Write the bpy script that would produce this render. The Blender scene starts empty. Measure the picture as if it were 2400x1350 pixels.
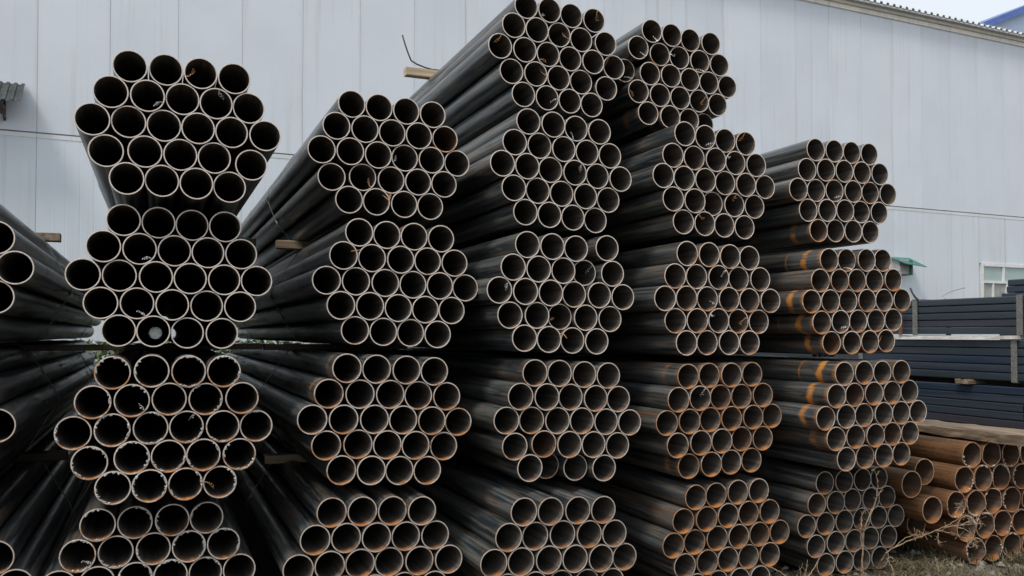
import bpy, math, random
from mathutils import Vector, Matrix
random.seed(11)
S = bpy.context.scene
COL = S.collection
R = math.radians

# ------------------------------------------------------------------ camera
CAM_H = 1.475
cd = bpy.data.cameras.new('camera'); cam = bpy.data.objects.new('camera', cd); COL.objects.link(cam)
cam.location = (0, 0, CAM_H)
cam.rotation_euler = (R(90 + 1.3465), 0, R(-22.5513))
cd.sensor_width = 36.0; cd.lens = 36.0 * 2003 / 2400
cd.shift_y = (735.92 - 675) / 2400
cd.clip_start = .05; cd.clip_end = 600
S.camera = cam

# ------------------------------------------------------------------ sky and sun
SUN_DIR = Vector((-.50, -.30, .81)).normalized()          # from the place towards the sun
w = bpy.data.worlds.new('World'); S.world = w; w.use_nodes = True
nt = w.node_tree; nt.nodes.clear()
sky = nt.nodes.new('ShaderNodeTexSky'); sky.sky_type = 'NISHITA'; sky.sun_disc = False
sky.sun_elevation = math.asin(SUN_DIR.z)
sky.sun_rotation = math.atan2(SUN_DIR.x, SUN_DIR.y)
sky.air_density = 1.0; sky.dust_density = 6.0; sky.ozone_density = 1.0; sky.altitude = 0
hs = nt.nodes.new('ShaderNodeHueSaturation'); hs.inputs['Saturation'].default_value = .55
bg = nt.nodes.new('ShaderNodeBackground'); bg.inputs['Strength'].default_value = .10
wo = nt.nodes.new('ShaderNodeOutputWorld')
veil = nt.nodes.new('ShaderNodeMix'); veil.data_type = 'RGBA'; veil.inputs[0].default_value = .72   # even high overcast over the clear-sky model
veil.inputs[7].default_value = (7.75, 8.3, 8.9, 1)
nt.links.new(sky.outputs[0], hs.inputs['Color']); nt.links.new(hs.outputs[0], veil.inputs[6]); nt.links.new(veil.outputs[2], bg.inputs['Color']); nt.links.new(bg.outputs[0], wo.inputs['Surface'])
sl = bpy.data.lights.new('sun', 'SUN'); sl.energy = 1.5; sl.angle = R(14); sl.color = (1, .94, .84)
sun = bpy.data.objects.new('sun', sl); COL.objects.link(sun)
sun.rotation_euler = (-SUN_DIR).to_track_quat('-Z', 'Y').to_euler()
S.view_settings.view_transform = 'Standard'; S.view_settings.look = 'None'
S.view_settings.gamma = 1.0; S.view_settings.exposure = 0.42; S.view_settings.use_curve_mapping = False
S.cycles.max_bounces = 6; S.cycles.diffuse_bounces = 3; S.cycles.glossy_bounces = 2

# ------------------------------------------------------------------ node helper
class NG:
    def __init__(self, name):
        self.m = bpy.data.materials.new(name); self.m.use_nodes = True
        self.t = self.m.node_tree; self.t.nodes.clear()
        self.out = self.n('ShaderNodeOutputMaterial'); self.b = self.n('ShaderNodeBsdfPrincipled')
        self.l(self.b.outputs[0], self.out.inputs['Surface'])
    def n(self, t): return self.t.nodes.new(t)
    def l(self, a, b): self.t.links.new(a, b)
    def put(self, v, sock):
        if hasattr(v, 'is_output'): self.l(v, sock)
        elif isinstance(v, tuple) and len(v) == 3 and sock.type == 'RGBA': sock.default_value = (*v, 1)
        else: sock.default_value = v
    def coord(self, kind='Object'): return self.n('ShaderNodeTexCoord').outputs[kind]
    def rand(self): return self.n('ShaderNodeObjectInfo').outputs['Random']
    def attr(self, name):
        a = self.n('ShaderNodeAttribute'); a.attribute_type = 'OBJECT'; a.attribute_name = name
        return a.outputs['Fac']
    def math(self, op, a, b=0.0, c=None, clamp=False):
        m = self.n('ShaderNodeMath'); m.operation = op; m.use_clamp = clamp
        self.put(a, m.inputs[0]); self.put(b, m.inputs[1])
        if c is not None: self.put(c, m.inputs[2])
        return m.outputs[0]
    def map(self, v, scale=(1, 1, 1), loc=(0, 0, 0)):
        m = self.n('ShaderNodeMapping'); self.l(v, m.inputs['Vector'])
        m.inputs['Scale'].default_value = scale; m.inputs['Location'].default_value = loc
        return m.outputs[0]
    def noise(self, v, scale=5, detail=4, rough=.55, w=None, dist=0):
        m = self.n('ShaderNodeTexNoise'); self.l(v, m.inputs['Vector'])
        if w is not None: m.noise_dimensions = '4D'; self.put(w, m.inputs['W'])
        m.inputs['Scale'].default_value = scale; m.inputs['Detail'].default_value = detail
        m.inputs['Roughness'].default_value = rough; m.inputs['Distortion'].default_value = dist
        return m.outputs['Fac']
    def ramp(self, v, a, b, lo=0.0, hi=1.0):
        m = self.n('ShaderNodeMapRange'); m.interpolation_type = 'SMOOTHSTEP'
        self.put(v, m.inputs[0]); self.put(a, m.inputs[1]); self.put(b, m.inputs[2])
        m.inputs[3].default_value = lo; m.inputs[4].default_value = hi
        return m.outputs[0]
    def mix(self, f, a, b, mode='MIX'):
        m = self.n('ShaderNodeMix'); m.data_type = 'RGBA'; m.blend_type = mode
        self.put(f, m.inputs[0]); self.put(a, m.inputs[6]); self.put(b, m.inputs[7])
        return m.outputs[2]
    def xyz(self, v):
        s = self.n('ShaderNodeSeparateXYZ'); self.l(v, s.inputs[0]); return s.outputs
    def bump(self, h, strength=.3, dist=.01):
        b = self.n('ShaderNodeBump'); self.l(h, b.inputs['Height'])
        b.inputs['Strength'].default_value = strength; b.inputs['Distance'].default_value = dist
        self.l(b.outputs[0], self.b.inputs['Normal'])
    def set(self, **k):
        names = dict(color='Base Color', rough='Roughness', metal='Metallic', spec='Specular IOR Level')
        for a, v in k.items(): self.put(v, self.b.inputs[names.get(a, a)])
        return self.m

M = {}
def pipe_materials():
    # ---- outside: blue-black mill scale, long rolled streaks, rust by the pipe's own amount
    g = NG('mill_scale'); c = g.coord(); r = g.rand(); w_ = g.math('MULTIPLY', r, 97.0); rust = g.attr('skin'); band = g.attr('band')
    x, y, z = g.xyz(c)
    st = g.noise(g.map(c, (34, .9, 34)), 1.0, 4, .6, w_)
    st2 = g.noise(g.map(c, (60, 3.5, 60)), 1.0, 3, .6, w_)
    bl = g.noise(g.map(c, (9, 2.2, 9)), 1.0, 5, .65, w_, .6)
    fine = g.noise(c, 160, 3, .6, w_)
    col = g.mix(g.ramp(st, .40, .62), (.018, .026, .033), (.118, .128, .128))
    col = g.mix(g.math('MULTIPLY', g.ramp(st2, .50, .60), .45), col, (.185, .145, .098))
    st3 = g.noise(g.map(c, (120, 2.0, 120)), 1.0, 3, .65, w_)
    col = g.mix(g.math('MULTIPLY', g.ramp(st3, .50, .60), .6), col, (.010, .015, .019))
    sb = g.noise(g.map(c, (26, 1.1, 26)), 1.0, 5, .62, g.math('ADD', w_, 13.0), .3)
    mixn = g.math('ADD', g.math('MULTIPLY', bl, .40), g.math('MULTIPLY', sb, .60))
    bth = g.math('SUBTRACT', .66, g.math('MULTIPLY', rust, .34))
    brown = g.math('MULTIPLY', g.ramp(mixn, bth, g.math('ADD', bth, .12)), g.math('MULTIPLY_ADD', rust, .55, .42, True))
    bcol = g.mix(g.ramp(st3, .38, .62), (.150, .074, .034), (.055, .033, .020))
    col = g.mix(brown, col, bcol)
    spots = g.ramp(g.math('ADD', g.math('MULTIPLY', fine, .5), g.math('MULTIPLY', bl, .5)), g.math('SUBTRACT', .70, g.math('MULTIPLY', rust, .16)), g.math('SUBTRACT', .80, g.math('MULTIPLY', rust, .2)))
    col = g.mix(g.math('MULTIPLY', spots, .75), col, (.17, .08, .035))
    # rust bands by the sawn end (where strapping held water)
    wob = g.math('MULTIPLY', g.math('SUBTRACT', g.noise(g.map(c, (14, 6, 14)), 1.0, 4, .6, w_), .5), .09)
    yw = g.math('ADD', y, wob)
    bpos = g.math('MULTIPLY_ADD', r, .06, .11)
    d = g.math('ABSOLUTE', g.math('SUBTRACT', yw, bpos))
    b1 = g.ramp(d, .036, .006)
    d2 = g.math('ABSOLUTE', g.math('SUBTRACT', g.math('MULTIPLY_ADD', wob, .12, y), .30))
    b2 = g.math('MULTIPLY', g.ramp(d2, .009, .002), g.math('MULTIPLY', g.math('SUBTRACT', band, 1.0), 3.0, None, True))
    e = g.ramp(g.math('ADD', y, g.math('MULTIPLY', wob, .35)), .035, .0)
    bm = g.math('MULTIPLY', g.math('MAXIMUM', g.math('MAXIMUM', b1, b2), g.math('MULTIPLY', e, .6)), band)
    bm = g.math('MULTIPLY', bm, g.ramp(st2, .30, .52))
    col = g.mix(bm, col, (.46, .19, .045))
    e2 = g.math('MULTIPLY', g.ramp(g.math('ADD', y, g.math('MULTIPLY', wob, .5)), .06, .0), g.math('MULTIPLY', rust, .40))
    col = g.mix(e2, col, (.20, .10, .045))
    rough = g.math('MULTIPLY_ADD', g.math('MAXIMUM', brown, bm), .34, g.math('ADD', g.math('MULTIPLY_ADD', st, .30, .08), g.math('MULTIPLY', g.math('ADD', bl, st3), .10)))
    g.bump(g.math('ADD', g.math('MULTIPLY', st, .6), g.math('MULTIPLY', fine, .4)), .10, .004)
    M['outer'] = g.set(color=col, rough=rough, metal=0.0, spec=g.math('MULTIPLY_ADD', g.math('MAXIMUM', brown, bm), -.40, .5), IOR=1.65)
    # ---- bore
    g = NG('pipe_bore'); c = g.coord(); r = g.rand(); w_ = g.math('MULTIPLY', r, 57.0); rust = g.attr('rust'); bore = g.attr('bore')
    x, y, z = g.xyz(c)
    st = g.noise(g.map(c, (40, .8, 40)), 1.0, 4, .6, w_)
    bl = g.noise(g.map(c, (18, 7, 18)), 1.0, 5, .6, w_, .8)
    col = g.mix(g.ramp(st, .35, .7), (.066, .060, .055), (.155, .135, .116))
    col = g.mix(g.math('MULTIPLY', g.ramp(bl, .50, .75), g.math('MULTIPLY_ADD', rust, .55, .06, True)), col, (.090, .055, .034))
    low = g.ramp(g.math('MULTIPLY_ADD', g.math('SUBTRACT', bl, .5), .035, z), -.044, -.066)
    near = g.ramp(g.math('MULTIPLY_ADD', g.math('SUBTRACT', bl, .5), .10, y), .085, .0)
    rm = g.math('MULTIPLY', g.math('MULTIPLY', low, near), g.math('MULTIPLY_ADD', rust, 1.5, .05, True), None, True)
    col = g.mix(rm, col, (.52, .195, .042))
    # a tongue of rust where water has dripped out
    tw = g.math('MULTIPLY', g.ramp(g.math('ABSOLUTE', g.math('ADD', x, g.math('MULTIPLY', g.math('SUBTRACT', r, .5), .03))), .009, .003), g.ramp(y, .09, .01))
    tw = g.math('MULTIPLY', tw, g.math('MULTIPLY', g.ramp(z, 0, -.03), g.attr('drip')))
    col = g.mix(tw, col, (.60, .24, .04))
    col = g.mix(g.math('MULTIPLY', bore, g.ramp(bl, .2, .6)), col, (.120, .060, .034))
    M['inner'] = g.set(color=col, rough=.62, spec=.35)
    g.bump(bl, .15, .004)
    # ---- sawn rim
    g = NG('sawn_rim'); c = g.coord(); r = g.rand(); w_ = g.math('MULTIPLY', r, 31.0); rust = g.attr('rust')
    x, y, z = g.xyz(c)
    n = g.noise(c, 28, 4, .6, w_); f = g.noise(c, 220, 2, .5, w_)
    col = g.mix(g.ramp(f, .3, .7), (.52, .445, .385), (.76, .675, .60))
    lowb = g.math('MULTIPLY', g.ramp(z, .03, -.07), .22)
    th = g.math('SUBTRACT', .74, g.math('ADD', g.math('MULTIPLY', rust, .38), g.math('MULTIPLY', lowb, g.math('MULTIPLY_ADD', rust, .9, .35))))
    rm = g.ramp(n, th, g.math('ADD', th, .14))
    col = g.mix(g.math('MULTIPLY', rm, .9), col, (.46, .185, .05))
    dull = g.attr('dull')
    col = g.mix(g.math('MULTIPLY', dull, .70), col, (.20, .18, .15))
    M['rim'] = g.set(color=col, rough=.45, metal=.1, spec=.6)
pipe_materials()

def simple(name, lo, hi, scale=20, rough=.6, metal=0, stretch=(1, 1, 1), bump=0, spec=.4, detail=4):
    g = NG(name); c = g.coord(); w_ = g.math('MULTIPLY', g.rand(), 41.0)
    n = g.noise(g.map(c, stretch), scale, detail, .6, w_)
    if bump: g.bump(n, bump, .006)
    return g.set(color=g.mix(g.ramp(n, .3, .7), lo, hi), rough=rough, metal=metal, spec=spec)
M['wire'] = simple('tie_wire', (.26, .26, .26), (.42, .41, .39), 60, .45, .3)
M['swarf'] = simple('swarf_steel', (.45, .46, .48), (.75, .75, .76), 200, .35, .7)
M['swarf_rust'] = simple('swarf_rusty', (.42, .2, .08), (.62, .36, .17), 200, .5, .2)
M['burr'] = simple('burr_steel', (.36, .37, .37), (.66, .66, .65), 260, .5, .3)
M['timber'] = simple('sawn_timber', (.36, .27, .18), (.60, .48, .34), 3, .75, 0, (.9, 22, 22), .25)
M['timber_dark'] = simple('weathered_timber', (.045, .034, .026), (.11, .085, .062), 3, .8, 0, (.9, 22, 22), .25)
M['pale'] = simple('pale_board_paint', (.42, .41, .38), (.66, .65, .61), 6, .6)
M['timber_grey'] = simple('grey_timber', (.085, .060, .040), (.26, .195, .135), 3, .8, 0, (18, 1.0, 18), .4)
M['straw'] = simple('dry_stem', (.20, .135, .085), (.44, .32, .21), 40, .7)
M['rod'] = simple('bent_rod', (.02, .022, .024), (.05, .05, .052), 60, .5, .3)
M['blue_trim'] = simple('blue_trim', (.06, .12, .36), (.09, .16, .44), 3, .4)
M['far_wall'] = simple('pale_blue_cladding', (.42, .53, .68), (.50, .60, .74), .6, .5)
M['frame_white'] = simple('white_frame', (.62, .63, .62), (.76, .76, .74), 8, .45)
M['canopy'] = simple('dark_roofing_sheet', (.022, .028, .030), (.060, .070, .072), 9, .6, .0, (1, 1, 1), .2)
M['rusty_iron'] = simple('rusty_iron', (.12, .05, .025), (.27, .13, .07), 14, .75, 0, (1, 1, 1), .3)
M['green'] = simple('green_sheet', (.03, .13, .105), (.06, .21, .17), 6, .5)
M['grey_box'] = simple('grey_sheet', (.26, .27, .27), (.38, .39, .38), 9, .6)
M['strap'] = simple('steel_strap', (.13, .13, .125), (.25, .245, .23), 40, .5, .4)
M['leaf'] = simple('weed_leaf', (.05, .085, .03), (.11, .15, .06), 3, .6)
M['stone'] = simple('stone', (.12, .105, .09), (.32, .29, .25), 30, .9, 0, (1, 1, 1), .4)

def wall_material(name, base, cream=0.0):
    g = NG(name); c = g.coord('Object'); r = g.rand(); w_ = g.math('MULTIPLY', r, 73.0)
    x, y, z = g.xyz(c)
    broad = g.noise(c, .7, 4, .55, w_)
    run = g.noise(g.map(c, (9, 9, .25)), 1.0, 4, .65, w_)
    fine = g.noise(c, 9, 5, .7, w_)
    col = g.mix(g.ramp(broad, .3, .7), base, tuple(b * .93 for b in base))
    col = g.mix(g.math('MULTIPLY', g.ramp(run, .52, .74), .42), col, (.44, .45, .43))
    edge = g.ramp(g.math('ABSOLUTE', g.math('SUBTRACT', x, .5)), .44, .50)
    col = g.mix(g.math('MULTIPLY', g.math('MULTIPLY', edge, g.ramp(run, .35, .62)), .25), col, (.42, .44, .43))
    col = g.mix(g.math('MULTIPLY', g.ramp(fine, .62, .74), .30), col, (.38, .38, .36))
    hsv = g.n('ShaderNodeHueSaturation'); g.l(col, hsv.inputs['Color']); g.l(g.math('MULTIPLY_ADD', r, .05, .975), hsv.inputs['Value'])
    g.bump(broad, .12, .03)
    return g.set(color=hsv.outputs[0], rough=.42, spec=.35)
M['wall'] = wall_material('white_cladding', (.655, .70, .76))
M['wall_low'] = wall_material('white_ribbed_cladding', (.635, .685, .74))
M['flash'] = wall_material('flashing', (.66, .69, .71))
M['cream'] = wall_material('eave_trim_paint', (.82, .78, .70))
M['roofing'] = simple('grey_roof_sheet', (.52, .55, .56), (.66, .69, .69), 5, .45)

def tube_paint():
    g = NG('square_tube_scale'); c = g.coord(); r = g.rand(); w_ = g.math('MULTIPLY', r, 57.0)
    st = g.noise(g.map(c, (14, .5, 14)), 1.0, 4, .6, w_)
    bl = g.noise(g.map(c, (4, 1.2, 4)), 1.0, 4, .6, w_)
    a = g.mix(g.ramp(r, .3, .5), (.007, .019, .042), g.mix(g.ramp(r, .62, .8), (.028, .025, .036), (.016, .026, .034)))
    col = g.mix(g.ramp(st, .35, .7), a, (.030, .040, .055))
    col = g.mix(g.math('MULTIPLY', g.ramp(bl, .62, .75), .45), col, (.085, .062, .045))
    return g.set(color=col, rough=.38, spec=.6)
M['tube'] = tube_paint()
def glass_mat():
    g = NG('window_glass'); c = g.coord(); n = g.noise(c, 1.5, 3)
    return g.set(color=g.mix(n, (.26, .36, .35), (.40, .50, .48)), rough=.08, spec=.6)
M['glass'] = glass_mat()
def ground_mat():
    g = NG('packed_dirt'); c = g.coord()
    a = g.noise(c, .8, 5); b = g.noise(c, 14, 6, .7); f = g.noise(c, 90, 4, .7)
    col = g.mix(g.ramp(a, .35, .65), (.075, .066, .055), (.15, .13, .105))
    col = g.mix(g.math('MULTIPLY', g.ramp(b, .5, .7), .6), col, (.22, .195, .16))
    col = g.mix(g.math('MULTIPLY', g.ramp(f, .55, .75), .5), col, (.05, .045, .036))
    g.bump(g.math('ADD', b, g.math('MULTIPLY', f, .5)), .7, .02)
    return g.set(color=col, rough=.95, spec=.15)
M['ground'] = ground_mat()
def dimmer_mat():  # film for the added disc that tones down daylight in one bore
    g = NG('dimming_film'); c = g.coord(); n = g.noise(c, 60, 4, .7)
    t = g.n('ShaderNodeBsdfTranslucent'); g.l(g.mix(g.ramp(n, .35, .65), (.42, .44, .44), (.70, .72, .72)), t.inputs[0]); g.l(t.outputs[0], g.out.inputs['Surface'])
    return g.m
M['dimmer'] = dimmer_mat()
def grass_mat():
    g = NG('grass_blades'); a = g.n('ShaderNodeAttribute'); a.attribute_name = 'tint'
    return g.set(color=g.mix(a.outputs['Fac'], (.030, .048, .022), (.24, .19, .12)), rough=.7, spec=.25)
M['grass'] = grass_mat()

# ------------------------------------------------------------------ mesh helpers
def mesh(name, v, f, mats, mi=None, smooth=None):
    me = bpy.data.meshes.new(name); me.from_pydata(v, [], f)
    for m in (mats if isinstance(mats, (list, tuple)) else [mats]): me.materials.append(m)
    if mi is not None: me.polygons.foreach_set('material_index', mi)
    if smooth is not None: me.polygons.foreach_set('use_smooth', [smooth] * len(f) if isinstance(smooth, bool) else smooth)
    me.update(); return me
def obj(name, me, parent=None, loc=(0, 0, 0), rot=(0, 0, 0)):
    o = bpy.data.objects.new(name, me); COL.objects.link(o); o.parent = parent; o.location = loc; o.rotation_euler = rot
    return o
def tag(o, label, cat, group=None, kind=None):
    if label: o['label'] = label
    if cat: o['category'] = cat
    if group: o['group'] = group
    if kind: o['kind'] = kind
    return o
def thing(name, label, cat, loc=(0, 0, 0), rot=(0, 0, 0), group=None):
    return tag(obj(name, None, None, loc, rot), label, cat, group)
def box_vf(x0, x1, y0, y1, z0, z1, ch=0.0):
    """a box with chamfered long edges (profile in the two shorter axes is cut)"""
    if not ch:
        v = [(x, y, z) for x in (x0, x1) for y in (y0, y1) for z in (z0, z1)]
        f = [(0, 1, 3, 2), (4, 6, 7, 5), (0, 4, 5, 1), (2, 3, 7, 6), (0, 2, 6, 4), (1, 5, 7, 3)]
        return v, f
    pr = [(y0 + ch, z0), (y1 - ch, z0), (y1, z0 + ch), (y1, z1 - ch), (y1 - ch, z1), (y0 + ch, z1), (y0, z1 - ch), (y0, z0 + ch)]
    v = [(x0, a, b) for a, b in pr] + [(x1, a, b) for a, b in pr]
    f = [(i, (i + 1) % 8, (i + 1) % 8 + 8, i + 8) for i in range(8)] + [tuple(range(7, -1, -1)), tuple(range(8, 16))]
    return v, f
def box(name, mat, parent, x0, x1, y0, y1, z0, z1, ch=0.0):
    v, f = box_vf(x0, x1, y0, y1, z0, z1, ch); return obj(name, mesh(name, v, f, mat), parent)
class MB:
    def __init__(s): s.v = []; s.f = []
    def add(s, vf):
        k = len(s.v); s.v += vf[0]; s.f += [tuple(i + k for i in f) for f in vf[1]]; return s
    def tube(s, pts, rad, n=5, closed=False):
        pts = [Vector(p) for p in pts]; N = len(pts); k = len(s.v)
        rad = rad if isinstance(rad, (list, tuple)) else [rad] * N
        ref = Vector((.13, .31, .94))
        for i, p in enumerate(pts):
            a = pts[(i - 1) % N] if closed or i else p; b = pts[(i + 1) % N] if closed or i < N - 1 else p
            t = (b - a).normalized()
            u = t.cross(ref if abs(t.dot(ref)) < .95 else Vector((1, 0, 0))).normalized(); q = t.cross(u)
            for j in range(n):
                an = 2 * math.pi * j / n
                s.v.append(tuple(p + (u * math.cos(an) + q * math.sin(an)) * rad[i]))
        for i in range(N if closed else N - 1):
            i2 = (i + 1) % N
            for j in range(n):
                s.f.append((k + i * n + j, k + i * n + (j + 1) % n, k + i2 * n + (j + 1) % n, k + i2 * n + j))
        if not closed:
            s.f.append(tuple(k + j for j in range(n - 1, -1, -1))); s.f.append(tuple(k + (N - 1) * n + j for j in range(n)))
        return s
    def mesh(s, name, mat, smooth=None): return mesh(name, s.v, s.f, mat, None, smooth)

def pipe_mesh(name, Ro, wall, L, seg=44, jag=0.0, rnd=None):
    Ri = Ro - wall; v = []; f = []; mi = []; sm = []
    js = [0.0] * seg
    if jag:
        a = [(rnd.uniform(0, 6.28), rnd.uniform(.3, 1)) for _ in range(4)]
        js = [jag * sum(am * math.sin((q + 2) * 2 * math.pi * i / seg + ph) for q, (ph, am) in enumerate(a)) / 2 + rnd.uniform(-.3, .3) * jag for i in range(seg)]
    def ring(r, y, jj): 
        k = len(v)
        for i in range(seg):
            an = 2 * math.pi * i / seg; v.append((r * math.cos(an), y + (js[i] if jj else 0), r * math.sin(an)))
        return k
    def strip(a, b, m, s, flip=False):
        for i in range(seg):
            j = (i + 1) % seg
            q = (a + i, a + j, b + j, b + i); f.append(q[::-1] if flip else q); mi.append(m); sm.append(s)
    c = .0007
    strip(ring(Ro, c, 1), ring(Ro, L, 0), 0, True, True)
    strip(ring(Ri, c, 1), ring(Ri, L, 0), 1, True)
    a = ring(Ro, c, 1); b = ring(Ro - c, 0, 1); d = ring(Ri + c, 0, 1); e = ring(Ri, c, 1)
    strip(a, b, 2, False); strip(b, d, 2, False); strip(d, e, 2, False)
    strip(ring(Ro, L, 0), ring(Ri, L, 0), 2, False, True)
    return mesh(name, v, f, [M['outer'], M['inner'], M['rim']], mi, sm)

# ------------------------------------------------------------------ the setting
def build_ground():
    n = 60; v = []; f = []
    xs = [-150 + 300 * (i / n) for i in range(n + 1)]
    rng = random.Random(3)
    # one sheet, finer near the stacks, reaching far past the buildings
    def grid():
        c = [-220, -120, -60, -30, -16, -8, -4, -2, 0, 1, 2]
        c += [2.5 + .12 * i for i in range(34)]
        c += [6.7, 7.2, 8, 9, 11, 14, 18, 24, 32, 45, 70, 120, 260]
        return c
    gx = grid(); gy = [-80, -40, -20, -10, -5, -2, 0, 1, 2, 2.6] + [2.8 + .12 * i for i in range(24)] + [5.8, 6.3, 7, 8, 9, 10, 12, 14, 17, 22, 30, 45, 80, 150, 300]
    for y in gy:
        for x in gx:
            near = 2.4 < x < 7 and 2.5 < y < 5.8
            h = (math.sin(x * 3.1 + y * 1.7) * .010 + math.sin(x * 7.3 - y * 5.1) * .006 + rng.uniform(-.006, .006)) if near else 0
            v.append((x, y, h - .012 if near else -.012))
    m = len(gx)
    for j in range(len(gy) - 1):
        for i in range(m - 1): f.append((j * m + i, j * m + i + 1, (j + 1) * m + i + 1, (j + 1) * m + i))
    return obj('ground', mesh('ground', v, f, M['ground'], None, True))
tag(build_ground(), None, None, None, 'structure')

# ---- the long clad shed behind the stacks
WX, WY, WA = -1.7188, 14.7195, .035265
shed = thing('warehouse', 'long white metal clad warehouse behind the pipe stacks', 'building', (WX, WY, 0), (0, 0, WA))
Z = lambda z: z + CAM_H                       # heights measured from eye level
def panel_mesh(name, z0, z1, grooves, mat):
    g = .0014; d = .045; ch = .004
    pr = [(g, d), (g, ch), (g + ch, 0)]
    for s in grooves: pr += [(s - .010, 0), (s, .0028), (s + .010, 0)]
    pr += [(1 - g - ch, 0), (1 - g, ch), (1 - g, d)]
    n = len(pr)
    v = [(a, b, z0) for a, b in pr] + [(a, b, z1) for a, b in pr]
    f = [(i, i + 1, i + 1 + n, i + n) for i in range(n - 1)] + [tuple(range(n)), tuple(range(2 * n - 1, n - 1, -1))]
    return mesh(name, v, f, mat)
up = panel_mesh('upper_panel', Z(3.075), Z(7.60), [], M['wall'])
lo_plain = panel_mesh('lower_panel', 0.02, Z(3.00), [], M['wall_low'])
lo_rib = panel_mesh('lower_ribbed_panel', 0.02, Z(3.00), [.2, .4, .6, .8], M['wall_low'])
for n in range(-8, 33):
    obj('wall_panel', up, shed, (n, 0, 0))
    if n != 21 and n != 22: obj('wall_panel', lo_rib if n < 9 else lo_plain, shed, (n, 0, 0))
    v, f = box_vf(n + .002, n + .998, -.006, .012, Z(2.985), Z(3.05)); obj('flashing', mesh('flashing', [(a - n, b, c) for a, b, c in v], f, M['flash']), shed, (n, 0, 0))
box('wall_core', M['flash'], shed, -8, 33, .047, .12, 0.0, Z(7.74))
# panels above and below the window
for n in (21, 22):
    v, f = box_vf(.006, .994, 0, .045, Z(1.81), Z(3.0)); obj('wall_panel', mesh('panel_over_window', v, f, M['wall_low']), shed, (n, 0, 0))
    v, f = box_vf(.006, .994, 0, .045, .02, Z(.20)); obj('wall_panel', mesh('panel_under_window', v, f, M['wall_low']), shed, (n, 0, 0))
# eave: cream trim boards, sloping soffit, corrugated roof sheet
for n in range(-8, 33, 4):
    v, f = box_vf(.005, 3.995, -.035, .02, Z(7.58), Z(7.69), .006); obj('eave_trim', mesh('eave_trim', v, f, M['cream']), shed, (n, 0, 0))
    v, f = box_vf(.004, 3.996, -.09, .01, Z(7.695), Z(7.80), .006); obj('eave_trim', mesh('eave_trim', v, f, M['cream']), shed, (n, 0, 0))
SL = .24
def roof_z(y): return Z(7.84) + SL * (y)
def corr(x0, x1, pitch, h, prof):
    out = []; x = x0
    while x < x1 - 1e-6:
        out += [(x + pitch * a, h * b) for a, b in prof]; x += pitch
    return out
def roof_sheet(name, x0, x1, y0, y1, pitch, h, mat, thick=.012):
    pr = corr(x0, x1, pitch, h, [(0, 0), (.50, 0), (.58, 1), (.90, 1), (.98, 0)])
    n = len(pr); v = []; f = []
    for y in (y0, y1):
        for dz in (0, thick):
            v += [(a, y, roof_z(y) + b + dz) for a, b in pr]
    for i in range(n - 1):
        f += [(i, i + 1, i + 1 + 2 * n, i + 2 * n), (i + n, i + 3 * n, i + 1 + 3 * n, i + 1 + n), (i, i + n, i + 1 + n, i + 1), (i + 2 * n, i + 1 + 2 * n, i + 1 + 3 * n, i + 3 * n)]
    return mesh(name, v, f, mat)
for n in range(-8, 33, 4):
    obj('roof_sheet', roof_sheet('roof_sheet', n + .002, n + 3.99, -.24, 14, .21, .055, M['roofing']), shed)
    v = [(n, -.22, roof_z(-.22) - .004), (n + 3.996, -.22, roof_z(-.22) - .004), (n + 3.996, .05, roof_z(.05) - .004), (n, .05, roof_z(.05) - .004)]
    v += [(a, b, c - .03) for a, b, c in v]
    obj('soffit', mesh('soffit', v, [(0, 1, 2, 3), (7, 6, 5, 4), (0, 4, 5, 1), (1, 5, 6, 2), (2, 6, 7, 3), (3, 7, 4, 0)], M['roofing']), shed)
# side and back so that the shed closes
for nm, a in (('end_wall', (-8.05, -7.99, .125, 14, 0, Z(7.6))), ('end_wall', (32.99, 33.05, .125, 14, 0, Z(7.6)))): box(nm, M['wall_low'], shed, *a)

# the window at the right: white frame, greenish panes
win = obj('window', None, shed, (21.07, 0, 0))
def wbar(x0, x1, z0, z1, y=-.03): 
    v, f = box_vf(x0, x1, y, .05, Z(z0), Z(z1)); return v, f
fr = MB()
for a in ((0, 1.93, 1.73, 1.81), (0, .06, .20, 1.73), (1.87, 1.93, .20, 1.73), (.06, 1.87, .20, .26), (.06, 1.87, 1.30, 1.36)): fr.add(wbar(*a))
obj('frame', fr.mesh('window_frame', M['frame_white']), win)
for a in ((.80, .87, 1.36, 1.73), (.40, .45, .26, 1.30), (.92, .98, .26, 1.30), (1.42, 1.47, .26, 1.30)):
    v, f = wbar(*a, y=-.022); obj('mullion', mesh('mullion', v, f, M['frame_white']), win)
for x0, x1, z0, z1 in ((.06, .80, 1.36, 1.73), (.87, 1.87, 1.36, 1.73), (.06, .40, .26, 1.30), (.45, .92, .26, 1.30), (.98, 1.42, .26, 1.30), (1.47, 1.87, .26, 1.30)):
    v, f = box_vf(x0, x1, .012, .020, Z(z0), Z(z1)); obj('pane', mesh('pane', v, f, M['glass'] if z0 > 1 else M['grey_box']), win)

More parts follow.
